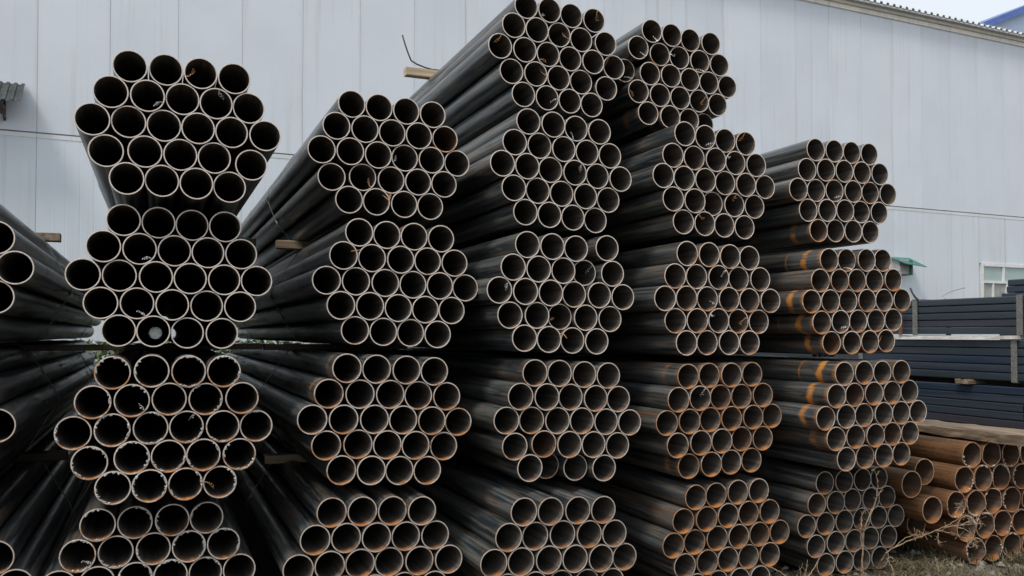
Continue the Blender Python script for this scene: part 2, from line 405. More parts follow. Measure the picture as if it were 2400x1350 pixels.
# corrugated lean-to canopy on the wall at the far left
cn = thing('wall_canopy', 'dark corrugated canopy with rusty bracket on the wall at the left edge', 'canopy', (WX, WY, 0), (0, 0, WA))
ca, sa = math.cos(WA), math.sin(WA)
def canopy():
    pr = corr(-1.65, -.17, .10, .022, [(0, 0), (.4, 0), (.5, 1), (.9, 1)])
    v = []; f = []; n = len(pr)
    for y, z in ((-.03, 3.76), (-.60, 3.36)):
        for dz in (0, .006): v += [(a, y, Z(z) + b + dz) for a, b in pr]
    for i in range(n - 1):
        f += [(i, i + 1, i + 1 + 2 * n, i + 2 * n), (i + n, i + 3 * n, i + 1 + 3 * n, i + 1 + n), (i, i + n, i + 1 + n, i + 1), (i + 2 * n, i + 1 + 2 * n, i + 1 + 3 * n, i + 3 * n)]
    return mesh('canopy_sheet', v, f, M['canopy'])
obj('sheet', canopy(), cn)
for x in (-1.5, -.95, -.42):
    mb = MB().tube([(x, -.005, Z(3.22)), (x, -.52, Z(3.385))], .02, 6); obj('bracket', mb.mesh('bracket', M['canopy']), cn)
    mb = MB().tube([(x, -.02, Z(3.20)), (x, -.02, Z(3.73))], .018, 6); obj('bracket', mb.mesh('bracket', M['canopy']), cn)
mb = MB().tube([(-1.58, -.30, Z(3.535)), (-.26, -.30, Z(3.535))], .022, 6); obj('purlin', mb.mesh('purlin', M['timber']), cn)
mb = MB().tube([(-.60, -.05, Z(3.50)), (-.50, -.16, Z(3.42)), (-.44, -.18, Z(3.36)), (-.46, -.18, Z(3.27))], [.06, .055, .05, .035], 8); obj('rusty_hanger', mb.mesh('rusty_hanger', M['rusty_iron'], True), cn)
mb = MB().tube([(-.44, -.18, Z(3.28)), (-.36, -.16, Z(3.20))], .004, 4); obj('wire_end', mb.mesh('wire_end', M['wire']), cn)

# green hood with its grey box low on the wall at the right
gh = thing('vent_hood', 'green sheet metal hood over a grey box on the wall beside the stack', 'vent hood', (WX, WY, 0), (0, 0, WA))
box('vent_box', M['grey_box'], gh, 17.92, 18.24, -.24, -.002, Z(1.42), Z(1.76), .01)
v = [(17.86, -.02, Z(1.84)), (18.50, -.02, Z(1.84)), (18.56, -.46, Z(1.60)), (17.86, -.46, Z(1.66))]
v += [(a, b, c - .02) for a, b, c in v]
obj('hood_flap', mesh('hood_flap', v, [(0, 1, 2, 3), (7, 6, 5, 4), (0, 4, 5, 1), (1, 5, 6, 2), (2, 6, 7, 3), (3, 7, 4, 0)], M['green']), gh)
box('hood_bracket', M['green'], gh, 18.245, 18.285, -.30, -.002, Z(1.40), Z(1.76), .005)

# another hall beyond the roof, its blue verge showing over the eave
fb = thing('far_hall', 'pale blue gabled hall with blue roof edge beyond the warehouse roof', 'building', (33.0, 30.0, 0))
g0 = 14.6
v = [(0, 0, 0), (26, 0, 0), (26, 0, g0), (13, 0, g0 + 5.5), (0, 0, g0)]; v += [(a, 20, c) for a, b, c in v]
obj('wall', mesh('far_wall', v, [(0, 1, 2, 3, 4), (9, 8, 7, 6, 5), (0, 5, 6, 1), (1, 6, 7, 2), (4, 9, 5, 0)], M['far_wall']), fb)
for s in (0, 1):
    xa, xb = (-.5, 13) if s == 0 else (26.5, 13)
    za, zb = g0 - .21, g0 + 5.5
    v = [(xa, -.4, za), (xb, -.4, zb), (xb, 20.4, zb), (xa, 20.4, za)]; v += [(a, b, c + .35) for a, b, c in v]
    obj('roof', mesh('far_roof', v, [(0, 1, 2, 3), (7, 6, 5, 4), (0, 4, 5, 1), (1, 5, 6, 2), (2, 6, 7, 3), (3, 7, 4, 0)], M['blue_trim']), fb)

# ------------------------------------------------------------------ round pipe bundles
BUNDLES = {
'A1': (4.008, [(-118,2629),(26,2633),(169,2632),(311,2624),(-192,2510),(-47,2508),(95,2510),(235,2503),(375,2498),(-262,2386),(-121,2389),(20,2385),(160,2384),(301,2379),(447,2377),(-208,2256),(-55,2265),(88,2262),(229,2259),(388,2240),(-126,2142),(14,2143),(155,2139),(295,2134)]),
'A2': (4.099, [(-140,1974),(2,1970),(142,1966),(283,1964),(-218,1856),(-74,1850),(69,1847),(210,1843),(354,1842),(-297,1732),(-154,1731),(-6,1728),(136,1724),(281,1722),(423,1720),(-227,1610),(-82,1610),(62,1605),(207,1602),(351,1600),(-155,1490),(-15,1487),(126,1480),(273,1478)]),
'A3': (3.938, [(-170,1313),(-19,1318),(128,1314),(272,1312),(-243,1193),(-95,1195),(51,1197),(198,1193),(348,1194),(-315,1068),(-169,1074),(-21,1076),(121,1075),(269,1072),(410,1068),(-253,942),(-93,955),(50,954),(190,953),(339,947),(-164,834),(-23,834),(119,832),(259,831)]),
'A4': (4.026, [(-224,668),(-80,666),(69,666),(210,664),(-299,545),(-154,546),(-6,547),(138,544),(282,543),(-370,423),(-225,425),(-77,426),(64,425),(207,421),(350,421),(-296,303),(-149,305),(-7,303),(134,301),(277,299),(-223,182),(-78,182),(64,179),(206,178)]),
'B1': (4.284, [(902,2642),(1042,2637),(1184,2631),(1328,2627),(824,2522),(968,2517),(1110,2511),(1252,2508),(1397,2505),(750,2396),(894,2398),(1038,2391),(1179,2388),(1322,2387),(1465,2382),(802,2264),(961,2274),(1107,2268),(1249,2266),(1390,2264),(889,2153),(1030,2151),(1176,2146),(1316,2143)]),
'B2': (4.175, [(918,1977),(1059,1971),(1199,1968),(1343,1964),(840,1860),(983,1852),(1127,1848),(1267,1845),(1412,1840),(759,1737),(904,1735),(1051,1730),(1192,1724),(1333,1721),(1473,1714),(828,1615),(973,1613),(1116,1605),(1257,1599),(1397,1596),(899,1493),(1041,1486),(1182,1481),(1322,1473)]),
'B3': (4.047, [(833,1313),(977,1306),(1123,1300),(1264,1291),(750,1194),(898,1188),(1045,1183),(1186,1174),(1330,1166),(672,1076),(819,1071),(967,1066),(1108,1058),(1252,1049),(1393,1037),(738,952),(889,950),(1030,941),(1170,932),(1316,920),(810,832),(951,824),(1091,814),(1231,806)]),
'B4': (4.000, [(757,646),(901,640),(1046,631),(1189,622),(681,527),(824,523),(966,515),(1110,506),(1258,498),(604,401),(747,403),(889,398),(1030,391),(1178,383),(1326,376),(675,280),(816,278),(956,271),(1102,265),(1251,257),(745,157),(885,150),(1029,145),(1177,138)]),
'C0': (4.298, [(1870,3288),(2011,3284),(2153,3279),(2293,3268),(1794,3170),(1934,3163),(2074,3157),(2214,3149),(2366,3143),(1716,3048),(1861,3043),(2002,3035),(2142,3029),(2284,3027),(2423,3015),(1785,2918),(1927,2917),(2067,2910),(2212,2906),(2370,2885),(1854,2796),(1995,2790),(2135,2786),(2275,2780)]),
'C1': (4.133, [(1814,2605),(1955,2599),(2095,2592),(2236,2586),(1735,2488),(1879,2481),(2019,2473),(2161,2466),(2302,2459),(1660,2368),(1802,2363),(1943,2356),(2084,2349),(2225,2341),(2366,2334),(1725,2243),(1866,2238),(2008,2231),(2148,2224),(2293,2214),(1792,2119),(1932,2112),(2073,2105),(2213,2098)]),
'C2': (4.048, [(1768,1938),(1909,1933),(2050,1928),(2235,1937),(1688,1819),(1832,1813),(1975,1809),(2116,1804),(2265,1800),(1614,1700),(1756,1695),(1900,1690),(2041,1685),(2188,1683),(2329,1675),(1673,1572),(1825,1572),(1966,1566),(2108,1562),(2255,1556),(1749,1454),(1889,1447),(2030,1441),(2170,1436)]),
'C3': (3.997, [(1786,1276),(1928,1271),(2075,1262),(2217,1254),(1705,1158),(1853,1152),(1994,1146),(2138,1136),(2278,1128),(1631,1039),(1771,1034),(1917,1027),(2057,1021),(2200,1011),(2341,1002),(1676,906),(1838,911),(1981,902),(2121,895),(2267,883),(1759,793),(1899,784),(2039,774),(2184,769)]),
'C4': (3.842, [(1658,609),(1800,601),(1953,593),(2096,585),(1577,493),(1722,484),(1871,479),(2018,468),(2160,460),(1501,375),(1643,369),(1793,363),(1935,355),(2081,343),(2223,334),(1571,248),(1718,244),(1862,235),(2005,225),(2149,215),(1645,124),(1789,115),(1932,105),(2076,95)]),
'D0': (4.351, [(2708,3281),(2848,3275),(2988,3267),(3129,3260),(2619,3173),(2769,3151),(2909,3149),(3052,3142),(3196,3137),(2560,3046),(2699,3027),(2840,3027),(2980,3022),(3120,3019),(3260,3011),(2619,2912),(2766,2903),(2906,2900),(3047,2899),(3187,2891),(2685,2788),(2833,2778),(2973,2775),(3113,2771)]),
'D1': (4.046, [(2734,2602),(2875,2596),(3015,2590),(3155,2583),(2660,2476),(2800,2472),(2941,2470),(3081,2464),(3224,2461),(2588,2355),(2729,2351),(2869,2348),(3009,2343),(3150,2341),(3294,2339),(2654,2229),(2795,2226),(2936,2222),(3076,2220),(3218,2219),(2724,2105),(2864,2101),(3005,2099),(3145,2095)]),
'D2': (3.988, [(2710,1921),(2850,1919),(2991,1913),(3131,1910),(2628,1794),(2773,1795),(2914,1793),(3057,1789),(3204,1790),(2560,1670),(2701,1673),(2841,1672),(2982,1671),(3127,1668),(3271,1667),(2630,1548),(2770,1549),(2911,1550),(3051,1548),(3197,1546),(2699,1426),(2839,1427),(2980,1427),(3120,1426)]),
'D3': (3.967, [(2699,1242),(2839,1245),(2979,1245),(3120,1247),(2628,1117),(2769,1121),(2909,1123),(3050,1124),(3194,1127),(2559,992),(2700,996),(2840,1000),(2980,1002),(3126,1004),(3268,1005),(2626,868),(2772,876),(2912,879),(3054,883),(3195,881),(2701,750),(2841,754),(2982,757),(3122,760)]),
'D4': (3.966, [(2738,579),(2880,579),(3024,586),(3167,585),(2660,455),(2806,456),(2956,461),(3096,463),(3237,463),(2594,329),(2736,333),(2885,340),(3026,339),(3166,340),(3307,341),(2668,210),(2814,217),(2955,218),(3097,218),(3237,219),(2745,93),(2885,96),(3026,97),(3166,95)]),
'E1': (4.054, [(3678,2592),(3823,2596),(3966,2599),(4106,2600),(3613,2467),(3753,2473),(3896,2476),(4037,2478),(4182,2479),(3537,2341),(3684,2346),(3824,2352),(3968,2356),(4110,2357),(4250,2356),(3615,2221),(3758,2227),(3898,2232),(4038,2234),(4179,2235),(3688,2101),(3831,2107),(3972,2111),(4112,2112)]),
'E2': (3.929, [(3659,1912),(3799,1916),(3940,1920),(4080,1924),(3592,1789),(3733,1792),(3873,1796),(4013,1800),(4156,1806),(3524,1665),(3666,1669),(3806,1673),(3947,1677),(4087,1681),(4231,1685),(3601,1543),(3742,1548),(3882,1552),(4022,1556),(4163,1562),(3677,1423),(3822,1424),(3962,1429),(4102,1434)]),
'E3': (3.806, [(3656,1246),(3797,1250),(3938,1249),(4079,1251),(3583,1121),(3727,1124),(3867,1128),(4010,1129),(4154,1132),(3515,996),(3657,1002),(3799,1004),(3939,1007),(4082,1008),(4222,1009),(3588,876),(3729,882),(3872,884),(4012,886),(4157,885),(3662,757),(3803,762),(3943,763),(4084,765)]),
'E4': (4.050, [(3727,578),(3870,580),(4013,581),(4154,581),(3653,455),(3799,457),(3942,460),(4083,459),(4224,458),(3584,330),(3725,334),(3872,337),(4012,338),(4153,337),(4293,336),(3650,206),(3800,215),(3940,214),(4081,216),(4228,212),(3726,88),(3867,92),(4007,91),(4147,92)]),
'F': (3.947, [(4842,698),(5013,696),(5194,686),(4761,548),(4931,547),(5102,543),(5281,537),(4685,395),(4855,392),(5026,390),(5196,389),(4769,238),(4939,243),(5110,242),(5280,238),(4850,88),(5021,87),(5191,91),(5366,690),(5366,385),(5361,87),(4600,238)]),
'O2': (4.050, [(-1108,1994),(-967,1994),(-827,1994),(-686,1994),(-1178,1872),(-1038,1872),(-897,1872),(-756,1872),(-616,1872),(-1248,1750),(-1108,1750),(-967,1750),(-827,1750),(-686,1750),(-545,1750),(-1178,1628),(-1038,1628),(-897,1628),(-756,1628),(-616,1628),(-1108,1506),(-967,1506),(-827,1506),(-686,1506)]),
'O3': (4.020, [(-1162,1346),(-1022,1346),(-881,1346),(-740,1346),(-1232,1224),(-1092,1224),(-951,1224),(-811,1224),(-670,1224),(-1303,1102),(-1162,1102),(-1022,1102),(-881,1102),(-740,1102),(-600,1102),(-1232,981),(-1092,981),(-951,981),(-811,981),(-670,981),(-1162,859),(-1022,859),(-881,859),(-740,859)]),
'O4': (4.000, [(-1089,693),(-948,693),(-808,693),(-667,693),(-1159,571),(-1018,571),(-878,571),(-737,571),(-597,571),(-1229,449),(-1089,449),(-948,449),(-808,449),(-667,449),(-526,449),(-1159,327),(-1018,327),(-878,327),(-737,327),(-597,327),(-1089,205),(-948,205),(-808,205),(-667,205)]),
}
WEEDS = {'tall':[[(3.815,3.86,0.031),(3.8,3.842,0.117),(3.792,3.824,0.27),(3.783,3.807,0.349),(3.807,3.789,0.424),(3.838,3.771,0.51),(3.837,3.753,0.593),(3.812,3.736,0.658),(3.774,3.718,0.706),(3.737,3.7,0.705)],[(3.761,3.8,0.242),(3.724,3.775,0.36),(3.706,3.75,0.427),(3.704,3.725,0.478),(3.691,3.7,0.498)],[(3.743,3.77,0.354),(3.737,3.748,0.389),(3.775,3.725,0.487),(3.781,3.703,0.557),(3.802,3.68,0.595)],[(3.719,3.77,0.362),(3.751,3.79,0.385),(3.772,3.81,0.435),(3.832,3.83,0.454)],[(3.774,3.7,0.672),(3.774,3.69,0.692),(3.772,3.68,0.705)],[(3.748,3.78,0.321),(3.715,3.77,0.362),(3.698,3.76,0.39)]],'lean':[[(4.007,3.9,0.123),(4.004,3.856,0.181),(4.034,3.812,0.225),(4.096,3.769,0.264),(4.175,3.725,0.3),(4.262,3.681,0.342),(4.305,3.637,0.357),(4.364,3.594,0.368),(4.432,3.55,0.377)],[(4.033,3.82,0.221),(4.086,3.79,0.273),(4.113,3.76,0.295),(4.13,3.73,0.302),(4.156,3.7,0.311)],[(4.215,3.7,0.327),(4.26,3.68,0.321),(4.305,3.66,0.309),(4.35,3.64,0.297),(4.403,3.62,0.265),(4.439,3.6,0.236)],[(4.284,3.7,0.337),(4.365,3.68,0.375),(4.402,3.66,0.407),(4.421,3.64,0.403),(4.431,3.62,0.375)],[(4.32,3.65,0.353),(4.386,3.633,0.332),(4.426,3.617,0.295),(4.448,3.6,0.253)],[(4.363,3.65,0.353),(4.42,3.625,0.381),(4.459,3.6,0.389)],[(4.241,3.7,0.322),(4.24,3.7,0.281),(4.252,3.7,0.243)],[(4.404,3.72,0.401),(4.428,3.71,0.439),(4.434,3.7,0.466)]],'small':[[[(3.343,3.8,0.117),(3.342,3.79,0.166),(3.345,3.78,0.224)],[(3.34,3.79,0.155),(3.306,3.77,0.187),(3.256,3.75,0.186)]],[[(3.352,3.78,0.127),(3.384,3.79,0.15),(3.431,3.8,0.196)]],[[(3.05,3.75,0.224),(3.051,3.7,0.225),(3.052,3.65,0.218),(3.065,3.6,0.199)]],[[(3.997,3.85,0.142),(4.018,3.837,0.159),(4.038,3.825,0.141),(4.008,3.812,0.134),(3.953,3.8,0.155)]],[[(3.961,3.8,0.148),(3.933,3.75,0.127),(3.904,3.7,0.088)]]]}
D = .14; RO = .07; WALL = .0052
rnd = random.Random(5)
PIPE = [pipe_mesh('steel_pipe', RO, WALL, 6.0 + d, 44) for d in (-.03, 0, .02)]
RUSTPIPE = [pipe_mesh('rusted_pipe', .085, .0065, 6.0, 44, .0055, rnd) for _ in range(5)]
RUSTCLEAN = pipe_mesh('rusted_sawn_pipe', .085, .0065, 6.0, 44)

def curl_mesh(seed, mat):
    q = random.Random(seed); mb = MB(); pts = []
    rin = RO - WALL; turns = q.uniform(3.2, 5.5); cr = q.uniform(.0028, .0048); n = 52
    reach = q.uniform(.45, .75) * rin; bend = q.uniform(-.035, .035)
    for i in range(n):
        t = i / (n - 1); a = t * turns * 2 * math.pi
        k = min(1, t * 2.2) * cr * (1 + .7 * math.sin(t * 7 + seed * 1.7))
        pts.append((rin - t * reach + k * math.cos(a) * .6, -.006 + t * .03 + k * math.sin(a) * .7, bend * t * t + k * math.sin(a)))
    mb.tube(pts, [ .0017 * (1.15 - .5 * i / n) for i in range(n)], 4)
    return mb.mesh('swarf_curl', mat)
CURL = [curl_mesh(i, M['swarf']) for i in range(4)]
CURLR = [curl_mesh(i + 20, M['swarf_rust']) for i in range(4)]
def burr_mesh(seed, ri):
    q = random.Random(seed); mb = MB(); an = 0; span = R(q.uniform(45, 95))
    while an < span:
        r = ri - q.uniform(-.001, .004); s = q.uniform(.003, .0062)
        c = Vector((r * math.cos(an), q.uniform(-.004, .004), r * math.sin(an)))
        v = [tuple(c + Vector((q.uniform(.5, 1.2) * s * a, q.uniform(.5, 1.2) * s * b, q.uniform(.5, 1.2) * s * d))) for a, b, d in ((1, 0, 0), (-1, 0, 0), (0, 1, 0), (0, -1, 0), (0, 0, 1), (0, 0, -1))]
        mb.add((v, [(0, 2, 4), (2, 1, 4), (1, 3, 4), (3, 0, 4), (2, 0, 5), (1, 2, 5), (3, 1, 5), (0, 3, 5)]))
        an += q.uniform(.02, .09) if q.random() < .85 else .25
    return mb.mesh('burr', M['burr'])
BURR = [burr_mesh(i, RO - WALL) for i in range(5)]
BURRF = [burr_mesh(i + 40, .085 - .0065) for i in range(4)]

def hull(points):
    p = sorted(set(points))
    def half(ps):
        h = []
        for q in ps:
            while len(h) > 1 and (h[-1][0] - h[-2][0]) * (q[1] - h[-2][1]) - (h[-1][1] - h[-2][1]) * (q[0] - h[-2][0]) <= 0: h.pop()
            h.append(q)
        return h
    a, b = half(p), half(p[::-1]); return a[:-1] + b[:-1]
def tie_mesh(cent, r, y):
    pts = [(round(x + r * math.cos(2 * math.pi * i / 20), 5), round(z + r * math.sin(2 * math.pi * i / 20), 5)) for x, z in cent for i in range(20)]
    h = hull(pts)
    out = []
    for i, (x, z) in enumerate(h):
        out.append((x, y + .012 * math.sin(i * 1.3), z))
    return MB().tube(out, .0028, 4, True).mesh('tie_wire', M['wire'])

ROWS = (4, 5, 6, 5, 4)
STACK = dict(O='cut off by the left edge', A='first full stack from the left', B='second full stack from the left', C='third full stack from the left',
             D='fourth full stack from the left', E='rightmost stack of dark pipes')
LABEL = {
 'A1': 'highest bundle of dark steel pipes in the leftmost full stack',
 'A2': 'second bundle down in the leftmost full stack, one pipe showing daylight',
 'A3': 'third bundle down in the leftmost full stack, flaky rims and rust drips',
 'A4': 'lowest bundle of the leftmost full stack, cut off by the bottom edge',
 'B1': 'highest bundle in the second full stack from the left, under the third stack\'s flank',
 'B2': 'second bundle down in the second full stack from the left',
 'B3': 'third bundle down in the second full stack from the left, rust in the bores',
 'B4': 'lowest bundle in the second full stack from the left',
 'C0': 'topmost dark pipe bundle of all, timber and bent rod lying on it',
 'C1': 'second bundle down in the tall middle stack, below the topmost bundle',
 'C2': 'middle one of five bundles in the tall middle stack, one pipe set apart',
 'C3': 'fourth bundle down in the tall middle stack',
 'C4': 'lowest bundle in the tall middle stack, cut off by the bottom edge',
 'D0': 'top bundle of the fourth full stack, beside the topmost bundle against the wall',
 'D1': 'second bundle down in the fourth full stack from the left',
 'D2': 'middle one of five bundles in the fourth full stack from the left',
 'D3': 'fourth bundle down in the fourth full stack, rims bright with orange rust',
 'D4': 'lowest bundle of the fourth full stack, orange rusted, on the ground',
 'E1': 'highest bundle in the rightmost stack of dark pipes',
 'E2': 'second bundle down in the rightmost dark stack, orange rust bands near the ends',
 'E3': 'third bundle down in the rightmost dark stack, above the loose rusty pipes',
 'E4': 'lowest bundle of the rightmost dark stack, behind the tall dry weed',
 'O2': 'upper pipe bundle cut off by the left edge, timber lying on top',
 'O3': 'middle pipe bundle cut off by the left edge',
 'O4': 'lowest pipe bundle cut off by the left edge',
 'F': 'bundle of rusty brown pipes on the ground at the right edge'}
RUST = dict(A1=.06, A2=.10, A3=.42, A4=.36, B1=.12, B2=.16, B3=.42, B4=.40, C0=.12, C1=.12, C2=.17, C3=.32, C4=.36, D0=.26, D1=.26, D2=.38,
            D3=.85, D4=.82, E1=.30, E2=.50, E3=.52, E4=.42, O2=.2, O3=.35, O4=.35, F=1.0)
DULL = dict(A3=.3, A4=.4, B3=.25, B4=.5, C3=.35, C4=.55, D3=.45, D4=.6, E3=.35, E4=.75, O4=.5, O3=.3, F=.6)
DRIP = dict(A3=.9, A4=.9)
BAND = {('E3', 0, 0): 1.2, ('E3', 1, 0): .9, ('E3', 2, 0): .7, ('E3', 3, 0): .45, ('E2', 0, 0): 1.2, ('E2', 2, 0): 1.0, ('E2', 3, 0): 1.2, ('E2', 4, 0): 1.0, ('E1', 4, 0): .8, ('E1', 4, 1): .7, ('E1', 4, 2): .7,
        ('D2', 0, 1): .5, ('D2', 0, 2): .5, ('D3', 0, 0): .25, ('D3', 0, 1): .4, ('D3', 0, 2): .8, ('D0', 4, 1): .9, ('D0', 4, 0): .4, ('D1', 2, 4): .6, ('D1', 2, 5): .8,
        ('B3', 1, 0): .5, ('B3', 0, 0): .3, ('C1', 3, 4): .9, ('D2', 1, 3): .9, ('D2', 3, 4): .9, ('D4', 0, 3): .4, ('D3', 4, 0): .4}
RUSTY_ONE = {('B1', 1, 4): .75, ('C3', 3, 1): .8, ('E2', 4, 0): .9, ('D3', 3, 3): .6, ('E3', 3, 3): .6, ('E3', 1, 1): .6, ('D3', 1, 2): .5, ('D2', 3, 3): .4, ('D4', 1, 3): .5, ('D4', 2, 4): .6, ('D4', 2, 3): .45, ('E1', 4, 0): .4, ('E4', 1, 0): .35}
RECESS = {('C3', 4, 1): .10, ('C3', 4, 2): .05, ('C2', 1, 3): .03, ('C2', 3, 2): .03, ('D0', 4, 3): .05, ('D0', 2, 0): .06, ('A3', 3, 3): .0, ('D1', 3, 2): .03, ('B1', 3, 1): .02}
# curls of swarf hanging in the mouths: (bundle, row, place): (angle in degrees, rusty)
SWARF = {('A1', 0, 2): (200, 1), ('A1', 1, 1): (-20, 0), ('A1', 1, 3): (80, 0), ('A2', 1, 1): (-40, 0), ('A2', 3, 1): (-60, 0), ('A3', 2, 3): (60, 0), ('A3', 1, 1): (-40, 0),
 ('B1', 2, 3): (200, 0), ('B1', 3, 1): (-50, 1), ('C0', 0, 1): (215, 0), ('C0', 0, 3): (70, 1), ('C0', 1, 2): (-15, 1), ('C0', 2, 0): (85, 1), ('C0', 2, 2): (215, 1), ('C0', 2, 5): (130, 1),
 ('C0', 3, 1): (0, 1), ('C0', 4, 1): (0, 0), ('C1', 0, 2): (250, 0), ('C1', 2, 3): (50, 0), ('C2', 1, 3): (40, 0), ('C2', 2, 0): (40, 0), ('C2', 3, 2): (195, 1),
 ('D0', 0, 0): (-60, 0), ('D0', 1, 0): (-45, 0), ('D0', 1, 2): (170, 0), ('D0', 1, 3): (-70, 0), ('D0', 2, 0): (-45, 0), ('D0', 3, 0): (180, 1), ('D0', 3, 3): (30, 1),
 ('D1', 0, 1): (-30, 0), ('D1', 0, 3): (100, 1), ('D1', 1, 3): (150, 0), ('D1', 3, 3): (80, 1), ('D1', 4, 1): (130, 1), ('D2', 1, 2): (40, 0), ('D2', 2, 2): (-30, 0), ('D2', 3, 2): (150, 0), ('D2', 3, 3): (20, 1),
 ('D3', 1, 1): (60, 0), ('E1', 2, 2): (-30, 0), ('E2', 0, 1): (-60, 0), ('E2', 3, 1): (-30, 0), ('E2', 4, 3): (180, 1), ('A4', 1, 0): (-35, 0), ('A3', 4, 3): (175, 1)}

def build_bundle(key):
    Y, pts = BUNDLES[key]; q = random.Random(sum(ord(c) * (i + 7) for i, c in enumerate(key)))
    pts = [(x / 1000, z / 1000) for x, z in pts]; rusty = key == 'F'; r = .085 if rusty else RO
    cx = sum(p[0] for p in pts) / len(pts); zb = min(p[1] for p in pts) - r
    b = thing('rusty_pipe_bundle' if rusty else 'pipe_bundle', LABEL[key], 'pipe bundle', (cx, Y, zb), group=None if rusty else 'stacked bundles of dark steel pipes')
    rows = (4, 4, 5, 5, 4) if rusty else ROWS
    place = [(i, j) for i, n in enumerate(rows) for j in range(n)]
    if rusty: place = [(0, 0), (0, 1), (0, 2), (1, 0), (1, 1), (1, 2), (1, 3), (2, 0), (2, 1), (2, 2), (2, 3), (3, 1), (3, 2), (3, 3), (3, 4), (4, 0), (4, 1), (4, 2), (0, 3), (2, 4), (4, 3), (3, 0)]
    for (i, j), (x, z) in zip(place, pts):
        rec = RECESS.get((key, i, j), 0)
        if rusty and (i, j) == (3, 0): rec = .22
        dy = q.uniform(-.008, .008) + rec
        s = (Y + rec) / Y                                    # a recessed pipe keeps its own line through the bundle
        me = q.choice(RUSTPIPE) if rusty else q.choice(PIPE)
        p = obj('pipe', me, b, (x - cx, dy, z - zb), (0, q.uniform(0, 0), 0))
        p['rust'] = max(0.0, RUST[key] + q.uniform(-.5, .5) * (.25 + RUST[key]) * .5)
        p['skin'] = p['rust'] if rusty else .33 + min(p['rust'], .6) * .32
        p['dull'] = max(0.0, DULL.get(key, 0) + q.uniform(-.12, .12))
        p['band'] = BAND.get((key, i, j), 0.0)
        p['bore'] = RUSTY_ONE.get((key, i, j), .55 if rusty else 0.0)
        if ('%s' % key, i, j) in RUSTY_ONE: p['rust'] = max(p['rust'], .55)
        p['drip'] = 1.0 if q.random() < DRIP.get(key, 0) * .6 else 0.0
        if (key, i, j) in SWARF:
            a, ru = SWARF[(key, i, j)]
            obj('swarf_curl', q.choice(CURLR if ru else CURL), p, (0, 0, 0), (0, -R(a), 0))
        if (key, i, j) == ('A2', 4, 1):  # translucent disc added at the far end to dim the daylight showing through
            L_ = max(v.co.y for v in me.vertices)
            cv = [(0, L_ - .02, 0)] + [(.0645 * math.cos(a * math.pi / 16), L_ - .02, .0645 * math.sin(a * math.pi / 16)) for a in range(32)]
            obj('dimming_disc', mesh('dimming_disc', cv, [(0, a + 1, (a + 1) % 32 + 1) for a in range(32)], M['dimmer']), p)
        if key in ('A3', 'A4') and q.random() < .92:
            a_ = q.uniform(0, 6.28)
            obj('burr', q.choice(BURR), p, (0, 0, 0), (0, a_, 0))
            if q.random() < .6: obj('burr', q.choice(BURR), p, (0, 0, 0), (0, a_ + q.uniform(1.6, 3.6), 0))
        if rusty and rec == 0:
            obj('burr', q.choice(BURRF), p, (0, 0, 0), (0, q.uniform(0, 6.28), 0))
    for yy in (1.62 + q.uniform(-.06, .06), 4.45 + q.uniform(-.1, .1)):
        obj('tie_wire', tie_mesh([(x - cx, z - zb) for x, z in pts], r + .002, yy), b)
    return b
for k in BUNDLES: build_bundle(k)

# three loose rusty pipes between the last stack and the rusty bundle
for x, y, z, lab, bore in ((4.534, 4.05, .596, 'loose rusty pipe half hidden behind another loose rusty pipe', .75), (4.369, 4.00, .535, 'loose rusty pipe poking out just right of the tall weed top', .7),
                           (4.463, 3.93, .382, 'lowest loose rusty pipe, ribbed with rust streaks, beside the rusty bundle', .6)):
    p = tag(obj('loose_pipe', RUSTCLEAN, None, (x, y, z)), lab, 'pipe', 'loose rusty pipes')
    p['rust'] = .95; p['skin'] = 1.0; p['dull'] = .45; p['band'] = 0.0; p['bore'] = bore; p['drip'] = 0.0

# ------------------------------------------------------------------ timbers
def timber(label, x0, x1, y, z0, z1, wd=.09, mat='timber', rz=0.0, group='timbers laid between the bundles', name='timber'):
    cx = (x0 + x1) / 2; q = random.Random(label)
    v, f = box_vf(x0 - cx, x1 - cx, -wd / 2, wd / 2, 0, z1 - z0, .004)
    v = [(a, b + q.uniform(-.002, .002), c + q.uniform(-.0015, .0015)) for a, b, c in v]
    o = obj(name, mesh(name, v, f, M[mat]), None, (cx, y, z0), (0, 0, rz)); return tag(o, label, 'timber', group)
timber('short timber end poking left between the two upper bundles of the second full stack', .715, 1.50, 5.75, Z(.560), Z(.612))
timber('timber end poking left above the lowest bundle of the second full stack', .600, 1.36, 5.32, Z(-.775), Z(-.725), mat='timber')
timber('long dark timber running under the second bundle of the leftmost full stack', -1.02, .60, 5.50, Z(-.095), Z(-.060), mat='timber_dark')
timber('dark timber under the second bundle of the second full stack', .615, 1.52, 5.50, Z(-.100), Z(-.064), mat='timber_dark')
timber('grey timber end sticking out on top of the left edge bundle', -1.70, -.575, 6.15, Z(.590), Z(.640), mat='timber_grey')
timber('dark timber end between the lower bundles at the left edge', -1.50, -.47, 5.55, Z(-.722), Z(-.672), mat='timber_dark')
timber('dark timber under the highest bundle of the leftmost full stack', -.22, .57, 5.60, Z(.558), Z(.600), mat='timber_dark')
timber('fresh yellow timber sticking out on top of the topmost bundle', 1.655, 2.25, 6.02, Z(1.886), Z(1.944), .075, 'timber')
# bent rod lying over that timber
mb = MB().tube([(1.95, 6.02, 3.432), (1.86, 6.02, 3.431), (1.80, 6.01, 3.436), (1.735, 6.0, 3.450), (1.695, 6.0, 3.470), (1.672, 6.0, 3.520), (1.650, 6.0, 3.58), (1.628, 6.0, 3.650)], .0055, 7)
tag(obj('bent_rod', mb.mesh('bent_rod', M['rod'], True)), 'thin dark bent rod curving up from the topmost timber', 'rod')
